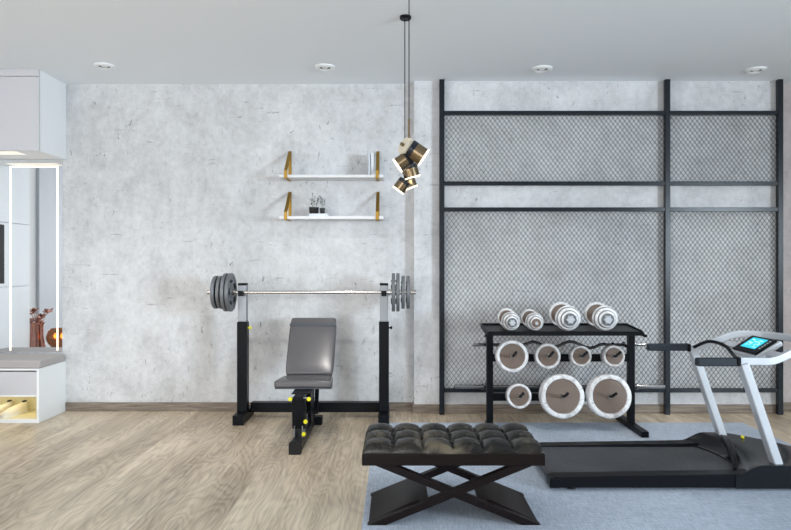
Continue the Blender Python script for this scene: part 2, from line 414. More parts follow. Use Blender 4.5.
t = thing('copper_vase', 'fluted copper vase with crumpled copper flowers, reflected in the mirror', 'vase', (-3.62, 4.48, .401))
prof = []
mb = MB(); vs = []; fs = []; nn = 32
hs_ = [(0, .07), (.02, .078), (.12, .062), (.24, .060), (.27, .075)]
for h, r in hs_:
    for k in range(nn): rr = r*(1+.12*math.cos(8*2*PI*k/nn)); vs.append((-3.62+rr*math.cos(2*PI*k/nn), 4.48+rr*math.sin(2*PI*k/nn), .401+h))
for i in range(len(hs_)-1):
    for k in range(nn): fs.append((i*nn+k, i*nn+(k+1) % nn, (i+1)*nn+(k+1) % nn, (i+1)*nn+k))
fs += [tuple(range(nn)), tuple((len(hs_)-1)*nn+k for k in range(nn))]
obj('vase_body', mb.add(vs, fs), M['copper'], t)
for k in range(9):
    a = k*2.4; rr = .03+.012*k; p = Vector((-3.60+rr*math.cos(a), 4.48+rr*math.sin(a), .72+.06*math.sin(k*1.7)))
    mb = MB(); mb.tube([(-3.62, 4.48, .66), (p.x, p.y, p.z)], .004, 6)
    for q in range(5):
        b = q*2*PI/5+k
        tip = p+Vector((.05*math.cos(b), .05*math.sin(b), .025+.02*math.sin(q*2+k))); w = Vector((-math.sin(b), math.cos(b), .2))*.022
        mid = (p+tip)/2
        mb.add([p, mid+w, tip, mid-w, p+Vector((0,0,.006)), mid+w+Vector((0,0,.012)), tip+Vector((0,0,.004)), mid-w+Vector((0,0,.012))], [(0,3,2,1),(4,5,6,7),(0,1,5,4),(1,2,6,5),(2,3,7,6),(3,0,4,7)])
    obj('copper_flower', mb, M['copper'], t, smooth=False)
t = thing('candle_bowl', 'round smoked amber glass bowl with two burning candles, reflected in the mirror', 'candle holder', (-3.43, 4.42, .401))
mb = MB().lathe([(.05, 0), (.10, .06), (.115, .12), (.095, .18), (.07, .205), (.065, .203), (.088, .178), (.107, .12), (.093, .063), (.045, .008), (.001, .006)], (-3.43, 4.42, .401), n=32)
obj('glass_bowl', mb, M['amber_glass'], t)
for dx in (-.035, .035):
    cd = obj('candle', MB().cyl((-3.43+dx, 4.42, .41), (-3.43+dx, 4.42, .50), .018, 16, .003), M['candle'], t)
    obj('flame', MB().lathe([(.001, 0), (.011, .012), (.013, .025), (.006, .045), (.001, .055)], (-3.43+dx, 4.42, .502), n=12), M['flame'], cd)

# shoes in the niche
def shoe():
    """flat shoe, toe at -y, 0.25 long, origin under the middle"""
    secs = [(-.125, .012, .018, .0), (-.115, .026, .030, .0), (-.09, .038, .042, .0), (-.05, .043, .056, 0), (0, .038, .066, 0), (.05, .033, .070, 0), (.09, .034, .078, 0), (.112, .028, .086, 0), (.124, .012, .080, 0)]
    mb = MB(); vs = []; fs = []; k = 12
    for (y, w, h, _) in secs:
        for i in range(k):
            a = PI*i/(k-1); vs.append((w*math.cos(a), y, .006+h*(math.sin(a)**.6 if math.sin(a) > 0 else 0)))
    for j in range(len(secs)-1):
        for i in range(k-1): a = j*k+i; fs.append((a, a+1, a+k+1, a+k))
        fs.append((j*k+k-1, j*k, (j+1)*k, (j+1)*k+k-1))
    fs += [tuple(range(k)), tuple((len(secs)-1)*k+i for i in range(k))]
    mb.add(vs, fs)
    t = bpy.data.objects.new('slip_on_shoe', None); COL.objects.link(t)
    obj('upper', mb, M['shoe'], t, angle=70)
    s = MB(); pl = [(w*1.06+.001, y) for (y, w, h, _) in secs]; poly = pl+[(-a, b) for a, b in reversed(pl)]
    s.prism([(a, b) for a, b in poly], 0, .010, plane='xy')
    obj('sole', s, M['shoe_sole'], t)
    e = MB(); vs = []
    el = [(.015*math.cos(a), .100+.016*math.sin(a), .082+.003*math.sin(a)+.006) for a in [2*PI*i/20 for i in range(20)]]
    e.tube(el, .003, 6, closed=True); e.add([(x*.9, y, z+.001) for x, y, z in el], [tuple(range(20))])
    obj('opening', e, M['shoe_lining'], t)
    return t
s1 = shoe(); s1.location = (-3.105, 5.215, .0325); s1.rotation_euler.z = math.radians(-14)
P(s1, 'cream pointed slip-on shoe in the lit niche, the right one of the pair', 'shoe', 'pair of cream slip-on shoes')
s2 = copy_tree(s1); s2.location = (-3.235, 5.225, .0325); s2.rotation_euler.z = math.radians(-14)
s2['label'] = 'cream pointed slip-on shoe cut by the left edge of the photo'

# ------------------------------------------------------------------ shelves
def shelf(z, ztop, where):
    t = thing('wall_shelf', 'white wall shelf on brass strap brackets, ' + where, 'shelf', (-.53, YB, z), 'white wall shelves on brass brackets')
    obj('board', MB().box(-.957, -.10, 5.265, YB-.0005, z-.024, z), M['white_matte'], t, bevel=.0015)
    for x in (-.903, -.15):
        mb = MB(); w = .013; k = .0035
        mb.box(x-w, x+w, YB-.004, YB-.0005, z, ztop)                                    # strap on the wall
        mb.prism([(YB-.004, ztop), (YB-.004, ztop-.012), (5.262, z+.03), (5.2575, z+.03), (5.2575, z+.036), (YB-.010, ztop)], x-w, x+w, 'yz')
        mb.box(x-w, x+w, 5.2565, 5.262, z-.030, z+.034)
        mb.box(x-w, x+w, 5.262, YB-.0005, z-.029, z-.0245)
        obj('bracket', mb, M['gold'], t, label='brass strap bracket', smooth=False)
    return t
shelf(1.994, 2.222, 'the upper one'); shelf(1.653, 1.875, 'the lower one, carrying the small plants')
for x, w, h, m_, lb in ((-.192, .022, .185, 'book', 'white upright book on the upper shelf against the right bracket'), (-.2165, .017, .19, 'book_pale', 'pale grey upright book on the upper shelf, left of the white one')):
    t = thing('book', lb, 'book', (x, 5.37, 1.9945))
    obj('cover', MB().box(x-w/2, x-w/2+.002, 5.30, 5.44, 1.9945, 1.9945+h).box(x+w/2-.002, x+w/2, 5.30, 5.44, 1.9945, 1.9945+h).box(x-w/2+.002, x+w/2-.002, 5.30, 5.302, 1.9945, 1.9945+h), M[m_], t, smooth=False)
    obj('pages', MB().box(x-w/2+.002, x+w/2-.002, 5.302, 5.436, 1.998, 1.991+h), M['white_matte'], t, smooth=False)
t = thing('flat_book', 'white book lying flat under the two small pots', 'book', (-.645, 5.36, 1.6532))
obj('cover', MB().box(-.72, -.555, 5.29, 5.43, 1.6532, 1.6562).box(-.72, -.555, 5.29, 5.43, 1.6722, 1.6752), M['white_matte'], t, bevel=.001)
obj('pages', MB().box(-.716, -.557, 5.293, 5.427, 1.6562, 1.6722), M['book'], t, smooth=False)
def pot(x, y, r, h, seed, nst, lb, mname, spread):
    z0 = 1.6754; t = thing('potted_plant', lb, 'plant', (x, y, z0)); R = random.Random(seed)
    obj('pot', MB().lathe([(r*.82, 0), (r*.86, .002), (r, h), (r*.9, h), (r*.86, h-.008), (.001, h-.008)], (x, y, z0), n=24), M['pot'], t)
    obj('soil', MB().cyl((x, y, z0+h-.009), (x, y, z0+h-.006), r*.85, 16), M['soil'], t)
    for q in range(nst):
        a = R.uniform(0, 2*PI); L = R.uniform(.06, .11); top = Vector((x+math.cos(a)*spread*R.uniform(.4, 1), y+math.sin(a)*spread*.6, z0+h+L))
        b0 = Vector((x+math.cos(a)*r*.4, y+math.sin(a)*r*.4, z0+h-.008)); pts = [b0.lerp(top, f)+Vector((0, 0, .012*math.sin(f*PI))) for f in (0, .33, .66, 1)]
        st = obj('stem', MB().tube(pts, .0012, 5), M['stem'], t)
        mb = MB()
        for f in range(7):
            p = b0.lerp(top, .35+.65*f/6); b = f*2.4+q; d = Vector((math.cos(b), math.sin(b)*.6, .45)).normalized()*R.uniform(.013, .02); wv_ = d.cross(Vector((0, 0, 1))).normalized()*.0055
            up = Vector((0, 0, .0015)); mb.add([p, p+d*.5+wv_, p+d, p+d*.5-wv_, p+up, p+d*.5+wv_+up, p+d+up*.5, p+d*.5-wv_+up], [(0,3,2,1),(4,5,6,7),(0,1,5,4),(1,2,6,5),(2,3,7,6),(3,0,4,7)])
        obj('leaves', mb, M['plant'], st, smooth=False)
pot(-.682, 5.345, .042, .056, 3, 5, 'small plant in the wider black pot, on the lower shelf', 'pot', .05)
pot(-.612, 5.36, .022, .052, 9, 4, 'small plant in the narrow black pot, on the lower shelf', 'pot', .03)

# ------------------------------------------------------------------ pendant lamps
def px(x, y, d): return Vector(((x-395.5)*d/640, d, 1.25-(y-265)*d/640))
def shade(parent, p0, p1, nrm, L, d, tilt=.06, lead=None):
    a, b = px(*p0, d), px(*p1, d); c = (a+b)/2; r = (b-a).length/2
    ax = Vector((nrm[0], -(tilt-.17*nrm[1]), -nrm[1])).normalized(); L = L*d/640
    back = c-ax*L
    sh = obj('shade', MB().lathe([(.001, 0), (r*.9, 0), (r, .002), (r, L-.004), (r*.93, L-.004), (r*.93, .006), (.001, .006)], back, ax, 32, False), M['bronze'], parent)
    obj('back_cap', MB().lathe([(r*.5, -.006), (r*1.01, -.002), (r*1.01, L*.28), (r*1.001, L*.28)], back, ax, 32), M['frame_steel'], sh)
    obj('light_ring', MB().lathe([(r*.90, L-.006), (r*1.02, L-.006), (r*1.02, L+.002), (r*.90, L+.002)], back, ax, 32, False), M['led_pendant'], sh)
    obj('diffuser', MB().cyl(back+ax*(L-.02), back+ax*(L-.016), r*.90, 28), M['bronze'], sh)
    lg = bpy.data.lights.new('pendant_glow', 'POINT'); lg.energy = .12; lg.color = (1, .8, .55); lg.shadow_soft_size = .02
    lo = bpy.data.objects.new('pendant_glow', lg); COL.objects.link(lo); lo.location = c+ax*.015
    return sh
tA = thing('pendant_lamp', 'bronze pendant lamp with three small lit drums on the cable from the visible canopy', 'pendant lamp', (.062, 3.99, H), 'bronze drum pendant lamps')
obj('canopy', MB().lathe([(.001, 0), (.036, 0), (.036, -.014), (.03, -.020), (.001, -.020)], (.062, 3.99, H-.0005), n=32, caps=False), M['black'], tA)
obj('cable', MB().cyl((.058, 3.99, H-.02), (.058, 3.99, 1.79), .0028, 8), M['black'], tA)
obj('stem', MB().cyl((.058, 3.99, 1.70), (.058, 3.99, 1.84), .006, 10), M['bronze'], tA)
shade(tA, (404.5, 180), (420, 175.5), (.28, .96), 13, 3.95)
shade(tA, (393, 186.5), (403, 194.3), (-.6, .8), 12, 3.95)
shade(tA, (403.5, 191), (417.5, 185.7), (.37, .93), 11, 4.02)
tB = thing('pendant_lamp', 'bronze pendant lamp with a large upper drum and cream disc on the nearer cable', 'pendant lamp', (.076, 3.6, H), 'bronze drum pendant lamps')
obj('canopy', MB().lathe([(.001, 0), (.036, 0), (.036, -.014), (.03, -.020), (.001, -.020)], (.076, 3.6, H-.0005), n=32, caps=False), M['black'], tB)
obj('cable', MB().cyl((.076, 3.6, H-.02), (.076, 3.6, 2.06), .0028, 8), M['black'], tB)
obj('stem', MB().cyl((.076, 3.6, 1.90), (.076, 3.6, 2.07), .0065, 10).cyl((.062, 3.6, 1.905), (.09, 3.6, 1.905), .006, 10), M['bronze'], tB)
shade(tB, (429, 150), (419, 165.5), (.83, .55), 17, 3.58)
shade(tB, (393, 159.5), (401.5, 172), (-.80, .55), 15, 3.62)
cc = px(407.5, 147.5, 3.62)
dd = obj('cream_disc', MB().lathe([(.001, 0), (.052, 0), (.056, .006), (.050, .028), (.001, .028)], cc, (-.75, -.5, .35), 36, False), M['cream'], tB, label='round cream disc behind the bronze drum')
obj('disc_boss', MB().cyl(cc+Vector((-.75,-.5,.35)).normalized()*.0285, cc+Vector((-.75,-.5,.35)).normalized()*.05, .010, 16, .002), M['bronze'], tB)

# ------------------------------------------------------------------ mesh frame on the wall
FY = 5.345; fd = .04
t = thing('mesh_frame', 'tall dark steel frame with diamond wire mesh panels standing against the concrete wall', 'mesh partition', (1.8, FY+.02, 0))
posts = [.387, 2.270, 3.212]; pw = .021
for x in posts: obj('post', MB().box(x-pw, x+pw, FY-.012, FY+.028, .0005, H-.0005), M['frame_steel'], t, bevel=.003)
rz = [2.520, 1.931, 1.714, .2035]
for a, b in zip(posts, posts[1:]):
    for z in rz: obj('rail', MB().box(a+pw, b-pw, FY-.008, FY+.024, z-.017, z+.017), M['frame_steel'], t, bevel=.002)
    for z0, z1 in ((rz[1]+.017, rz[0]-.017), (rz[3]+.017, rz[2]-.017)):
        x0, x1 = a+pw, b-pw; dw, dh = .0387, .0507; mb = MB(); r = .00145
        w_, h_ = x1-x0, z1-z0; sl = dh/dw
        for sgn in (1, -1):
            k0 = int(-h_/dh)-2; k1 = int(w_/dw)+2
            for k in range(k0, k1+int(h_/dh)+3):
                # line z = sl*(x - k*dw) (sgn>0) or z = h - sl*(x-k*dw)
                xa = k*dw; lo_ = max(0, xa); hi_ = min(w_, xa+h_/sl)
                if hi_-lo_ < 1e-3: continue
                za, zb = sl*(lo_-xa), sl*(hi_-xa)
                if sgn < 0: za, zb = h_-za, h_-zb
                yy = FY+.008+sgn*.0012
                A = Vector((x0+lo_, yy, z0+za)); B = Vector((x0+hi_, yy, z0+zb))
                mb.bar(A, B, r*2, .003, up=(0, 1, 0))
        obj('mesh_panel', mb, M['wire'], t, smooth=False)

# ------------------------------------------------------------------ barbell rack
PX = (-1.227, -.0925); PY = 5.15
t = thing('barbell_rack', 'black squat rack with two uprights holding the loaded barbell', 'squat rack', (-.66, PY, 0))
for i, x in enumerate(PX):
    up = obj('upright', MB().box(x-.040, x+.040, PY-.04, PY+.04, .078, .795), M['black'], t, bevel=.004)
    obj('inner_post', MB().box(x-.033, x+.033, PY-.032, PY+.032, .796, 1.10), M['grey_steel'], t, bevel=.003, label='bare steel inner post')
    obj('post_cap', MB().box(x-.034, x+.034, PY-.033, PY+.033, 1.085, 1.105), M['black'], t, bevel=.003)
    obj('foot', MB().box(x-.042, x+.042, 4.975, 5.36, .001, .078), M['black'], t, bevel=.004)
    mb = MB().box(x-.02, x+.02, PY-.075, PY-.032, 1.003, 1.018).box(x-.02, x+.02, PY-.088, PY-.075, 1.003, 1.045)
    obj('bar_hook', mb, M['black'], t, bevel=.002)
    obj('locking_knob', MB().cyl((x+.040, PY, .745), (x+.052, PY, .745), .007, 12).cyl((x+.052, PY, .745), (x+.066, PY, .745), .013, 12, .003), M['yellow'] if i == 0 else M['black'], t, label='yellow locking knob' if i == 0 else None)
obj('crossbeam', MB().box(PX[0]+.042, PX[1]-.042, 5.23, 5.30, .045, .125), M['black'], t, bevel=.004)
t = thing('barbell', 'long steel barbell loaded with four grey plates at each end', 'barbell', (-.668, PY-.052, 1.035))
BY = PY-.052; BZ = 1.0325
obj('bar', MB().cyl((-1.285, BY, BZ), (-.052, BY, BZ), .0135, 20), M['chrome'], t)
for s, x0, x1 in ((-1, -1.285, -1.50), (1, -.052, .163)):
    obj('sleeve', MB().cyl((x0, BY, BZ), (x1, BY, BZ), .019, 20, .003).cyl((x0+.006*s*-1, BY, BZ), (x0+.010*s, BY, BZ), .027, 24, .002), M['chrome'], t)
# the plates slide on the sleeve: things of their own
def plate(name, R, T, m_):
    t = bpy.data.objects.new(name, None); COL.objects.link(t)
    pr = [(.030, -T/2), (R*.34, -T/2), (R*.36, -T*.30), (R*.80, -T*.30), (R*.83, -T/2), (R*.98, -T/2), (R, -T*.36), (R, T*.36), (R*.98, T/2), (R*.83, T/2), (R*.80, T*.30), (R*.36, T*.30), (R*.34, T/2), (.030, T/2), (.030, -T/2)]
    obj('disc', MB().lathe(pr, (0,0,0), (1,0,0), 48, False), m_, t)
    obj('hub', MB().lathe([(.0195, -T/2-.003), (.0295, -T/2-.003), (.0295, T/2+.003), (.0195, T/2+.003), (.0195, -T/2-.003)], (0,0,0), (1,0,0), 32, False), M['chrome'], t, label='steel centre ring')
    for s in (-1, 1):
        for k in range(5):
            mb = MB(); a0 = k*2*PI/5+.25; pts = [(s*(T*.30+.0006), R*.60*math.cos(a0+f*.14), R*.60*math.sin(a0+f*.14)) for f in range(5)]
            mb.tube(pts, [R*.05, R*.075, R*.08, R*.075, R*.05], 10)
            if s == (1 if name == 'weight_plate' else 1): obj('slot', mb, M['plate_dark'], t, label='dark curved grip slot')
    return t
bigP = plate('weight_plate', .153, .027, M['plate_iron']); smallP = plate('weight_plate', .132, .026, M['plate_iron'])
seq = [(.0, bigP, 'large'), (.035, bigP, 'large'), (.076, smallP, 'smaller'), (.116, smallP, 'smaller')]
used = set()
for side, xin in (('left', -1.312), ('right', -.016)):
    s = -1 if side == 'left' else 1
    for i, (dx, src, sz) in enumerate(seq):
        o = src if id(src) not in used else copy_tree(src); used.add(id(src))
        o.location = (xin+s*dx, BY, BZ)
        if s > 0: o.rotation_euler.z = PI
        P(o, '%s grey iron plate on the %s end of the barbell, %s' % (sz, side, ('innermost', 'second from the upright', 'third from the upright', 'outermost')[i]), 'weight plate', 'plates on the barbell')

# ------------------------------------------------------------------ adjustable bench
BX = -.664
t = thing('weight_bench', 'adjustable grey padded weight bench with raised backrest under the barbell', 'weight bench', (BX, 4.6, 0))
obj('base_beam', MB().box(BX-.037, BX+.037, 4.22, 5.0, .006, .072), M['black'], t, bevel=.004)
obj('rear_foot', MB().box(BX-.09, BX+.09, 4.99, 5.06, .001, .066), M['black'], t, bevel=.004)
obj('front_foot_pad', MB().box(BX-.04, BX+.04, 4.21, 4.26, .0005, .076), M['rubber'], t, bevel=.004)
obj('upright_tube', MB().bar((BX, 4.42, .13), (BX, 4.40, .335), .088, .07, up=(0, 1, 0)), M['black'], t, bevel=.004)
obj('pivot_bracket', MB().box(BX-.030, BX-.024, 4.37, 4.50, .05, .15).box(BX+.024, BX+.030, 4.37, 4.50, .05, .15), M['grey_steel'], t, bevel=.001)
obj('rear_strut', MB().bar((BX+.02, 4.95, .06), (BX+.02, 4.72, .33), .05, .05, up=(0, 1, 0)), M['black'], t, bevel=.003)
obj('seat_frame', MB().box(BX-.035, BX+.035, 4.36, 4.90, .325, .352).box(BX-.06, BX+.06, 4.45, 4.75, .350, .358), M['black'], t, bevel=.003)
# toothed adjustment plate
poly = [(4.62, .33), (4.84, .33)]
for k in range(8):
    a = k/7; y = 4.84-.05*a; z = .30-.20*a
    poly += [(y+.012, z), (y-.008, z-.014)]
poly += [(4.74, .075), (4.66, .10)]
obj('adjustment_plate', MB().prism(poly, BX+.043, BX+.051, 'yz'), M['black'], t)
obj('adjustment_arm', MB().bar((BX+.06, 4.86, .14), (BX+.06, 5.08, .58), .03, .03, up=(0, 1, 0)).bar((BX-.06, 4.86, .14), (BX-.06, 5.08, .58), .03, .03, up=(0, 1, 0)).box(BX-.075, BX+.075, 4.85, 4.88, .12, .16), M['black'], t, bevel=.002)
for (x, y, z) in ((BX-.052, 4.36, .338), (BX+.075, 4.36, .338), (BX+.052, 4.36, .185), (BX+.04, 4.36, .100)):
    obj('locking_knob', MB().cyl((x-.002, y+.03, z), (x-.002, y, z), .006, 10).cyl((x, y+.004, z), (x, y-.022, z), .0135, 14, .004), M['yellow'], t, label='yellow locking knob')
obj('knob_rod', MB().cyl((BX-.055, 4.385, .338), (BX+.078, 4.385, .338), .007, 10), M['grey_steel'], t)
# tapered seat pad
def pad(yz0, yz1, w0, w1, T, name, m_, bev):
    """pad between two (y,z) points of its top face; w widths, T thickness"""
    a = Vector((BX, *yz0)); b = Vector((BX, *yz1)); d = (b-a).normalized(); nrm = Vector((1,0,0)).cross(d).normalized()
    n_ = 10; mb = MB(); vs = []; fs = []
    for j in range(n_+1):
        f = j/n_; c = a.lerp(b, f); w = w0+(w1-w0)*f
        w *= 1-.05*(2*abs(f-.5))**6
        for i in range(n_+1):
            u = i/n_*2-1; h = .008*(1-abs(u)**4)*(1-abs(2*f-1)**6)
            vs.append(c+Vector((u*w/2, 0, 0))+nrm*h)
    m0 = len(vs)
    for j in range(n_+1):
        f = j/n_; c = a.lerp(b, f); w = (w0+(w1-w0)*f)*(1-.05*(2*abs(f-.5))**6)
        for i in range(n_+1): vs.append(c+Vector(((i/n_*2-1)*w/2, 0, 0))-nrm*T)
    q = n_+1
    for j in range(n_):
        for i in range(n_):
            A = j*q+i; fs.append((A, A+1, A+q+1, A+q)); fs.append((m0+A, m0+A+q, m0+A+q+1, m0+A+1))
    ring = [i for i in range(q)]+[j*q+n_ for j in range(1, q)]+[n_*q+i for i in range(n_-1, -1, -1)]+[j*q for j in range(n_-1, 0, -1)]
    for i in range(len(ring)): A, B = ring[i], ring[(i+1) % len(ring)]; fs.append((A, m0+A, m0+B, B))
    mb.add(vs, fs)
    return obj(name, mb, m_, t, bevel=bev, seg=4, angle=50)
pad((4.58, .418), (4.885, .408), .430, .375, .050, 'seat', M['leather_grey'], .016)
pad((4.90, .415), (5.20, .828), .372, .378, .055, 'backrest', M['leather_grey'], .018)
pad((4.5835, .3685), (4.885, .360), .425, .368, .008, 'seat_board', M['leather_band'], .002)
a = Vector((BX, 4.90, .415)); b = Vector((BX, 5.20, .828)); d = (b-a).normalized(); nr = Vector((1,0,0)).cross(d).normalized()
c = a+(b-a)*.845+nr*.0062; r_ = Vector((1,0,0))
obj('band', MB().add([c+r_*sx*.186+d*sd*.012+nr*sn*.003 for sx in (-1,1) for sd in (-1,1) for sn in (-1,1)], [(0,1,3,2),(4,6,7,5),(0,4,5,1),(2,3,7,6),(0,2,6,4),(1,5,7,3)]), M['leather_band'], t, label='dark stitched band across the backrest')
obj('back_frame', MB().bar(a-nr*.07+d*.05, b-nr*.07-d*.1, .05, .03, up=nr), M['black'], t, bevel=.003)

# ------------------------------------------------------------------ dumbbell rack
RY = 4.87; RXL, RXR = .716, 1.79
t = thing('dumbbell_rack', 'black steel dumbbell rack with a top tray and plate pegs before the mesh frame', 'dumbbell rack', (1.25, RY, 0))
for x in (RXL, RXR):
    obj('post', MB().box(x-.024, x+.024, RY-.025, RY+.025, .05, .742), M['black'], t, bevel=.003)
    obj('foot', MB().box(x-.027, x+.027, 4.585, 5.14 if x > 1 else 4.93, .0125, .055), M['black'], t, bevel=.003)
RTY0, RTY1, RTZ0, RTZ1 = 4.66, 5.0, .757, .783
sl = (RTZ1-RTZ0)/(RTY1-RTY0)
def tz(y): return RTZ0+(y-RTY0)*sl
mb = MB().prism([(RTY0, RTZ0-.006), (RTY1, RTZ1-.006), (RTY1, RTZ1), (RTY0, RTZ0)], .670, 1.805, 'yz')
mb.prism([(RTY0-.006, RTZ0-.022), (RTY0, RTZ0-.022), (RTY0, RTZ0+.010), (RTY0-.006, RTZ0+.010)], .675, 1.800, 'yz')
mb.prism([(RTY1, RTZ1-.02), (RTY1+.006, RTZ1-.02), (RTY1+.006, RTZ1+.012), (RTY1, RTZ1+.012)], .670, 1.805, 'yz')
obj('top_tray', mb, M['black'], t, bevel=.0015)
for x in (.668, 1.807):
    s = -1 if x < 1 else 1
    obj('end_cap', MB().prism([(4.64, RTZ0-.030), (4.64, RTZ0-.012), (4.69, RTZ0+.012), (5.005, RTZ1+.012), (5.005, RTZ1-.02), (4.70, RTZ0-.025)], x-.004, x+.004, 'yz').cyl((x-.004, 4.65, RTZ0-.022), (x+s*.02, 4.65, RTZ0-.022), .010, 14), M['black_plastic'], t)
RAIL = ((.545, [.868, 1.135, 1.380, 1.622]), (.247, [.920, 1.242, 1.592]))
for z, xs in RAIL:
    obj('peg_rail', MB().box(RXL+.024, RXR-.024, RY-.02, RY+.02, z-.028, z+.028), M['black'], t, bevel=.003)
    for x in xs:
        obj('peg', MB().tube([(x, RY-.02, z+.015), (x, RY-.148, z+.0321), (x, RY-.165, z+.037), (x, RY-.20, z+.052), (x+.003, RY-.245, z+.074)], .0105, 16), M['black_plastic'], t)
for x in (RXL, RXR):
    for z in (.612, .288):
        obj('bar_hook', MB().box(x-.012, x+.012, RY+.025, RY+.155, z-.001, z+.008).box(x-.012, x+.012, RY+.148, RY+.156, z+.008, z+.035), M['black'], t, bevel=.001)
# plates on the pegs
tilt = math.atan2(.030, .225)
ax = Vector((0, -math.cos(tilt), math.sin(tilt)))
def peg_plate(x, z, R, T, lb, grp):
    d0 = .085 if T > .07 else .10
    y0 = RY-.035; c = Vector((x, y0, z+.015+(RY-.02-y0)*.1333))
    t = thing('weight_plate', lb, 'weight plate', c, grp)
    rb = R*.77
    pr = [(rb, -T+.004), (rb, -.012)]
    full = [(.0125, 0), (R*.9, 0), (R, .008), (R, T-.010), (R*.965, T-.002), (R*.90, T), (rb+.004, T-.003), (rb, T-.012), (rb, T*.5), (.0125, T*.5), (.0125, 0)]
    obj('rim', MB().lathe(full, c, ax, 64, False), M['marble'], t, angle=50)
    obj('face', MB().lathe([(.0125, T*.5+.0005), (rb-.0005, T*.5+.0005), (rb-.0005, T-.009), (.0125, T-.009), (.0125, T*.5+.0005)], c, ax, 48, False), M['brown_plate'], t, label='brown recessed face')
    obj('hub', MB().lathe([(.0125, T-.008), (.019, T-.008), (.019, T+.003), (.0125, T+.003), (.0125, T-.008)], c, ax, 28, False), M['chrome'], t, label='chrome centre ring')
zz = RAIL[0][0]; g1 = 'white rimmed plates on the upper rail'; g2 = 'white rimmed plates on the lower rail'
peg_plate(.868, zz, .119, .095, 'large white rimmed brown plate, leftmost on the upper rail of the rack', g1)
peg_plate(1.135, zz, .094, .085, 'medium white rimmed brown plate, second from the left on the upper rail', g1)
peg_plate(1.380, zz, .077, .09, 'small white rimmed brown plate, third from the left on the upper rail', g1)
peg_plate(1.622, zz, .079, .10, 'small white rimmed brown plate, rightmost on the upper rail', g1)
zz = RAIL[1][0]
peg_plate(.920, zz, .092, .085, 'small white rimmed brown plate, leftmost on the lower rail', g2)
peg_plate(1.242, zz, .163, .09, 'biggest white rimmed brown plate, in the middle of the lower rail', g2)
peg_plate(1.592, zz, .163, .09, 'biggest white rimmed brown plate, rightmost on the lower rail', g2)
# dumbbells on the tray
tl = math.atan(sl); dax = Vector((0, -math.cos(tl), -math.sin(tl))); dup_ = Vector((0, -math.sin(tl), math.cos(tl)))
def dumbbell(x, R, half, lb, hex_brown=False):
    yc = 4.83; c = Vector((x, yc, tz(yc)))+dup_*(R+.001)
    t = thing('dumbbell', lb, 'dumbbell', c, 'white dumbbells on the top tray')
    obj('handle', MB().cyl(c-dax*(half-.04), c+dax*(half-.04), .014, 20), M['chrome'], t)
    for s in (-1, 1):
        e = c+dax*s*half; A = dax*s
        obj('inner_plate', MB().lathe([(.0145, -.060), (R*.82, -.060), (R*.84, -.064), (R*.96, -.064), (R, -.059), (R, -.044), (R*.95, -.038), (.0145, -.038), (.0145, -.060)], e, A, 48, False), M['marble'], t, angle=50)
        ip = obj('brown_face', MB().lathe([(.015, -.0620), (R*.81, -.0620), (R*.81, -.0601), (.015, -.0601), (.015, -.0620)], e, A, 40, False), M['brown_plate'], t, label='brown inner face')
        obj('middle_plate', MB().lathe([(.0145, -.0375), (R*.84, -.0375), (R*.88, -.032), (R*.88, -.016), (R*.82, -.010), (.0145, -.010), (.0145, -.0375)], e, A, 48, False), M['marble'], t, angle=50)
        obj('outer_plate', MB().lathe([(.0145, -.0097), (R*.60, -.0097), (R*.64, -.005), (R*.64, .006), (R*.58, .011), (.0145, .011), (.0145, -.0097)], e, A, 40, False), M['marble'], t, angle=50)
        obj('spacer', MB().lathe([(.0146, -.0380), (R*.93, -.0380), (R*.93, -.0372), (.0146, -.0372), (.0146, -.0380)], e, A, 40, False).lathe([(.0146, -.0100), (R*.71, -.0100), (R*.71, -.0092), (.0146, -.0092), (.0146, -.0100)], e, A, 40, False), M['plate_iron'], t, label='dark gap rings between the plates')
        obj('collar', MB().lathe([(.010, .0112), (R*.50, .0112), (R*.50, .0145), (.010, .0145), (.010, .0112)], e, A, 32, False), M['plate_iron'] if not hex_brown else M['brown_plate'], t)
        q = Vector((0,0,1)).rotation_difference(A).to_matrix().to_4x4(); T_ = Matrix.Translation(e+A*.0147) @ q; rr = R*.38
        if hex_brown: rr = R*.22
        poly = [((rr if k % 2 == 0 else rr*.72)*math.cos(PI*k/6), (rr if k % 2 == 0 else rr*.72)*math.sin(PI*k/6)) for k in range(12)]
        mb = MB(); mb.add([(a, b, 0) for a, b in poly]+[(a*.85, b*.85, .016) for a, b in poly], [tuple(range(12)), tuple(range(23, 11, -1))]+[(i, (i+1) % 12, 12+(i+1) % 12, 12+i) for i in range(12)], T_)
        obj('star_nut', mb, M['silver'], t, smooth=False)
dumbbell(.852, .070, .142, 'smaller white dumbbell, leftmost on the rack tray')
dumbbell(1.028, .067, .142, 'smaller white dumbbell with a brown collar, second from the left on the tray', True)
dumbbell(1.272, .094, .152, 'large white dumbbell, third from the left on the tray')
dumbbell(1.545, .094, .152, 'large white dumbbell, rightmost on the tray')
# bars on the hooks behind the rack
EY = RY+.085; EZ = .612+.008+.0125
pts = [(.66, EY, EZ), (.98, EY, EZ)]
for k in range(1, 49):
    f = k/48; x = .98+.66*f
    pts.append((x, EY, EZ+.024*math.sin(f*2*PI*2.2)*min(1, 8*f, 8*(1-f))))
pts += [(1.66, EY, EZ), (1.80, EY, EZ)]
t = thing('curl_bar', 'wavy chrome curl bar hanging behind the upper rail of the rack', 'curl bar', (1.25, EY, EZ))
obj('bar', MB().tube(pts[1:], .012, 14), M['dark_chrome'], t)
obj('sleeve', MB().cyl((.60, EY, EZ), (.83, EY, EZ), .0125, 16, .002), M['dark_chrome'], t); obj('sleeve', MB().cyl((1.70, EY, EZ), (1.935, EY, EZ), .0125, 16, .002), M['dark_chrome'], t)
obj('sleeve_connection', MB().cyl((.83, EY, EZ), (.985, EY, EZ), .0122, 14), M['dark_chrome'], t)
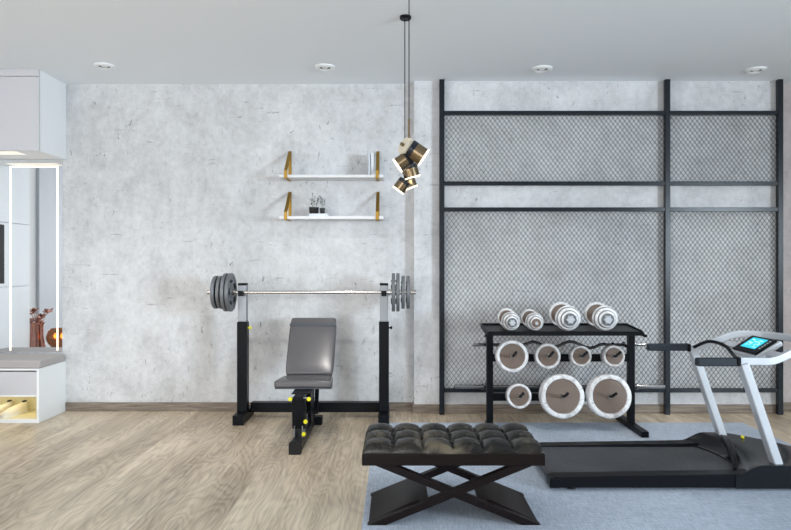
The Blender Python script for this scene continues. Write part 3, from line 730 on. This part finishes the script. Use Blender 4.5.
for x in (.845, 1.68): obj('collar', MB().cyl((x-.008, EY, EZ), (x+.008, EY, EZ), .021, 20, .002), M['dark_chrome'], t)
EZ2 = .288+.008+.0125
t = thing('straight_bar', 'straight chrome bar hanging behind the lower rail of the rack', 'barbell', (1.27, EY, EZ2))
obj('bar', MB().cyl((.67, EY, EZ2), (1.87, EY, EZ2), .0125, 18), M['dark_chrome'], t)
for x0, x1 in ((.455, .67), (1.87, 2.085)): obj('sleeve', MB().cyl((x0, EY, EZ2), (x1, EY, EZ2), .016, 18, .003), M['dark_chrome'], t)
for x in (.672, 1.868): obj('collar', MB().cyl((x-.008, EY, EZ2), (x+.008, EY, EZ2), .024, 20, .002), M['dark_chrome'], t)

# ------------------------------------------------------------------ rug
P(obj('area_rug', MB().box(-.16, 2.73, 2.3, 5.03, .0008, .012), M['rug'], bevel=.004), 'large blue-grey woven rug under the treadmill and the tufted bench', 'rug')

# ------------------------------------------------------------------ treadmill
Z0 = .0125
N0, N1 = 3.505, 4.195                      # near and far edge
TX0, TX1 = .856, 2.78
t = thing('treadmill', 'black treadmill with silver uprights and a lit cyan display standing on the rug', 'treadmill', (1.8, 3.85, Z0))
def srail(y0, y1):
    return obj('side_rail', MB().prism([(TX0, .042), (TX0+.03, .030), (1.95, .030), (1.95, .110), (1.86, .104), (TX0+.02, .088), (TX0, .072)], y0, y1), M['black_plastic'], t, bevel=.004)
srail(N0, N0+.085); srail(N1-.085, N1)
obj('deck', MB().box(TX0+.02, 2.0, N0+.085, N1-.085, .035, .078), M['rubber'], t)
obj('running_belt', MB().box(TX0+.012, 2.02, N0+.088, N1-.088, .078, .083).cyl((TX0+.025, N0+.088, .058), (TX0+.025, N1-.088, .058), .025, 20), M['belt'], t)
obj('end_roller_cap', MB().box(TX0-.01, TX0+.05, N0-.002, N0+.09, .028, .080), M['black_plastic'], t, bevel=.006)
obj('end_roller_cap', MB().box(TX0-.01, TX0+.05, N1-.09, N1+.002, .028, .080), M['black_plastic'], t, bevel=.006)
for x in (TX0+.12, 2.2):
    for y in (N0+.04, N1-.04): obj('foot', MB().cyl((x, y, Z0), (x, y, .034), .022, 16, .002), M['rubber'], t)
# motor cover
nu, nv = 30, 26; vs = []; fs = []
def sst(x): x = max(0, min(1, x)); return x*x*(3-2*x)
for j in range(nv+1):
    v_ = j/nv; y = N0-.004+(N1-N0+.008)*v_; e = abs(2*v_-1)
    X0 = 1.862+.115*(1-e**2.2); X1 = 2.30+.40*(1-v_**1.2)
    for i in range(nu+1):
        u = i/nu; x = X0+(X1-X0)*u
        z = .090+.012*e**4+.052*sst((x-X0)/.15)+.022*(1-e**4)*sst((x-X0-.06)/.3)
        z -= .075*sst((x-(X1-.16))/.16)
        vs.append((x, y, z))
q = nu+1; m0 = len(vs)
for p in list(vs): vs.append((p[0], p[1], .026))
for j in range(nv):
    for i in range(nu): A = j*q+i; fs += [(A, A+1, A+q+1, A+q), (m0+A, m0+A+q, m0+A+q+1, m0+A+1)]
ring = [i for i in range(q)]+[j*q+nu for j in range(1, nv+1)]+[nv*q+i for i in range(nu-1, -1, -1)]+[j*q for j in range(nv-1, 0, -1)]
for i in range(len(ring)): A, B = ring[i], ring[(i+1) % len(ring)]; fs.append((A, m0+A, m0+B, B))
mc = obj('motor_cover', MB().add(vs, fs), M['gloss_plastic'], t, bevel=.003, angle=40)
arc = [(2.105, 4.13, .140), (2.07, 4.02, .160), (2.03, 3.90, .160), (1.985, 3.78, .150), (1.94, 3.66, .128), (1.895, 3.575, .105)]
obj('curved_fairing', MB().tube(arc, [.016, .021, .022, .021, .017, .010], 12), M['black'], t)
obj('badge', MB().cyl((2.19, 4.04, .160), (2.1905, 4.039, .1705), .010, 20), M['yellow'], mc, label='small yellow badge')
for y in (N0+.045, N1-.045):
    s = y < 3.8
    obj('upright', MB().bar((2.118, y, .135), (1.925, y, .705), .060, .048, up=(1, 0, 0)), M['silver'], t, bevel=.008, seg=3)
    yy = y
    # hand rail: dark grip then a silver arm
    obj('handrail_grip', MB().box(1.668 if s else 1.633, 1.885, y-.024, y+.024, .690 if s else .695, .735 if s else .740), M['grip'], t, bevel=.008, seg=3)
    obj('grip_collar', MB().box(1.885, 1.905, y-.026, y+.026, .692, .741), M['black'], t, bevel=.004)
def rtube(pts, w, h, name, m_):
    """rounded rectangular section swept in 3D, section stays upright"""
    mb = MB(); vs = []; fs = []; P_ = [Vector(p) for p in pts]; n_ = len(P_)
    for i in range(n_):
        d = (P_[min(i+1, n_-1)]-P_[max(i-1, 0)]).normalized(); r = d.cross(Vector((0,0,1))).normalized(); u = r.cross(d)
        for a_, b_ in ((-1,-1),(1,-1),(1,1),(-1,1)): vs.append(P_[i]+r*a_*w/2+u*b_*h/2)
    for i in range(n_-1):
        for k in range(4): fs.append((i*4+k, i*4+(k+1) % 4, (i+1)*4+(k+1) % 4, (i+1)*4+k))
    fs += [(3,2,1,0), tuple((n_-1)*4+k for k in range(4))]
    return obj(name, mb.add(vs, fs), m_, t, bevel=.007, seg=3, angle=40)
def bez(pts, n=8):
    out = []; P_ = [Vector(p) for p in pts]
    for i in range(len(P_)-1):
        p0 = P_[max(i-1, 0)]; p1 = P_[i]; p2 = P_[i+1]; p3 = P_[min(i+2, len(P_)-1)]
        for k in range(n):
            f = k/n; out.append(.5*((2*p1)+(-p0+p2)*f+(2*p0-5*p1+4*p2-p3)*f*f+(-p0+3*p1-3*p2+p3)*f**3))
    return out+[P_[-1]]
yn, yf = N0+.045, N1-.045
rtube(bez([(1.905, yn, .7165), (2.0, yn, .7165), (2.09, yn, .719), (2.20, yn+.01, .760), (2.33, yn+.06, .798), (2.39, yn+.16, .806), (2.405, 3.85, .806),
           (2.39, yf-.16, .806), (2.32, yf-.05, .806), (2.20, yf-.01, .802), (2.09, yf, .765), (1.99, yf, .727), (1.905, yf, .7195)]), .032, .042, 'console_hoop', M['silver'])
hp = bez([(1.925, yf-.026, .722), (1.935, 3.97, .775), (1.945, 3.86, .780), (1.945, 3.76, .768), (1.93, 3.66, .738), (1.905, yn+.024, .728)])
obj('pulse_handle', MB().tube(hp, .0105, 12), M['black'], t)
# console: silver shell and black panel, rising away from the runner
a0 = Vector((2.074, 0, .738)); a1 = Vector((2.20, 0, .818)); dv = (a1-a0).normalized(); nv_ = Vector((-dv.z, 0, dv.x))
def slab(s0, s1, y0, y1, n0, n1):
    vs = [a0+dv*s+nv_*n_+Vector((0, y, 0)) for s in (s0, s1) for y in (y0, y1) for n_ in (n0, n1)]
    return vs
BF = [(0,1,3,2),(4,6,7,5),(0,4,5,1),(2,3,7,6),(0,2,6,4),(1,5,7,3)]
LL = (a1-a0).length
sh = obj('console_shell', MB().add(slab(-.012, LL+.015, 3.68, 3.96, -.045, -.012), BF), M['silver'], t, bevel=.010, seg=3)
obj('console_arm', MB().add(slab(.03, .075, N0+.05, 3.665, -.038, -.016), BF), M['silver'], t, bevel=.004)
obj('console_arm', MB().add(slab(.03, .075, 3.975, N1-.05, -.038, -.016), BF), M['silver'], t, bevel=.004)
pn = obj('console_panel', MB().add(slab(0, LL, 3.692, 3.948, -.012, 0), BF), M['black'], t, bevel=.005)
sc_ = obj('display', MB().add(slab(.035, LL-.018, 3.750, 3.902, 0, .002), BF), M['screen'], t, smooth=False, label='lit cyan display')
mb = MB()
for (s0, y0, w, h) in ((.050, 3.875, .018, .004), (.058, 3.845, .03, .003), (.080, 3.88, .006, .012), (.080, 3.865, .006, .012), (.095, 3.83, .004, .04), (.060, 3.80, .02, .003), (.048, 3.79, .003, .03), (.070, 3.775, .02, .006), (.108, 3.875, .006, .02), (.108, 3.80, .004, .03)):
    mb.add(slab(s0, s0+w, y0-h, y0+h*.2, .002, .0028), BF)
obj('display_digits', mb, M['screen_mark'], sc_, smooth=False, label='pale digits on the display')
for k in range(5): obj('button', MB().add(slab(.045+k*.018, .054+k*.018, 3.712, 3.724, 0, .002), BF), M['button'], pn, smooth=False)

# ------------------------------------------------------------------ tufted bench
t = thing('tufted_bench', 'black tufted leather bench on crossed dark wooden legs, standing on the rug', 'bench', (.278, 3.28, .0125))
OX0, OX1, OY0, OY1 = -.160, .711, 3.035, 3.475
obj('seat_frame', MB().box(OX0, OX1, OY0, OY1, .297, .351), M['dark_wood'], t, bevel=.004)
nx, ny, kk = 6, 3, 12; vs = []; fs = []
gx, gy = nx*kk, ny*kk
for j in range(gy+1):
    for i in range(gx+1):
        u = i/kk; v_ = j/kk
        s = (abs(math.sin(PI*u))*abs(math.sin(PI*v_)))**.42
        ed = min(i, gx-i, 5)/5*min(j, gy-j, 5)/5
        shr = .004*(1-min(min(i, gx-i), 2)/2)
        x = OX0+.006+(OX1-OX0-.012)*i/gx; y = OY0+.005+(OY1-OY0-.010)*j/gy
        inner = .012 if (0 < i < gx and 0 < j < gy) else 0
        vs.append((x, y, .363+inner*.6+.038*s))
q = gx+1; m0 = len(vs)
for j in range(gy):
    for i in range(gx): A = j*q+i; fs.append((A, A+1, A+q+1, A+q))
ring = [i for i in range(q)]+[j*q+gx for j in range(1, gy+1)]+[gy*q+i for i in range(gx-1, -1, -1)]+[j*q for j in range(gy-1, 0, -1)]
for r_ in ring: vs.append((vs[r_][0], vs[r_][1], .3512))
for i in range(len(ring)): fs.append((ring[i], m0+i, m0+(i+1) % len(ring), ring[(i+1) % len(ring)]))
fs.append(tuple(m0+i for i in range(len(ring))))
cu = obj('cushion', MB().add(vs, fs), M['leather'], t, angle=80)
for i in range(1, nx):
    for j in range(1, ny):
        x = OX0+.006+(OX1-OX0-.012)*i/nx; y = OY0+.005+(OY1-OY0-.010)*j/ny
        obj('button', MB().lathe([(.009, 0), (.010, .003), (.006, .006), (.001, .007)], (x, y, .368), n=14), M['leather'], cu)
zb, zt = .0135, .2968
for y0 in (3.040, 3.425):
    y1 = y0+.043
    obj('cross_leg', MB().prism([(-.135, zb), (-.045, zb), (.655, zt), (.560, zt)], y0, y1), M['dark_wood'], t, bevel=.002)
    obj('cross_leg', MB().prism([(.602, zb), (.692, zb), (-.003, zt), (-.098, zt)], y0+.0012, y1-.0012), M['dark_wood'], t, bevel=.002)
for s in (-1, 1):
    # broad board joining the two leg frames, from the foot a third of the way up
    f = .46
    if s < 0: poly = [(-.135+.001, zb), (-.045, zb), (-.045+f*.70, zb+f*(zt-zb)), (-.135+f*.695, zb+f*(zt-zb))]; poly = [(-.130, zb), (-.050, zb), (.230*f/.46-.07, zb+.36*(zt-zb)), (.10, zb+.36*(zt-zb)+.004)]
    else: poly = [(.687, zb), (.607, zb), (.557-.23*f/.46+.07, zb+.36*(zt-zb)), (.457, zb+.36*(zt-zb)+.004)]
    obj('foot_board', MB().prism(poly, 3.0832, 3.4248), M['dark_wood'], t, bevel=.002)
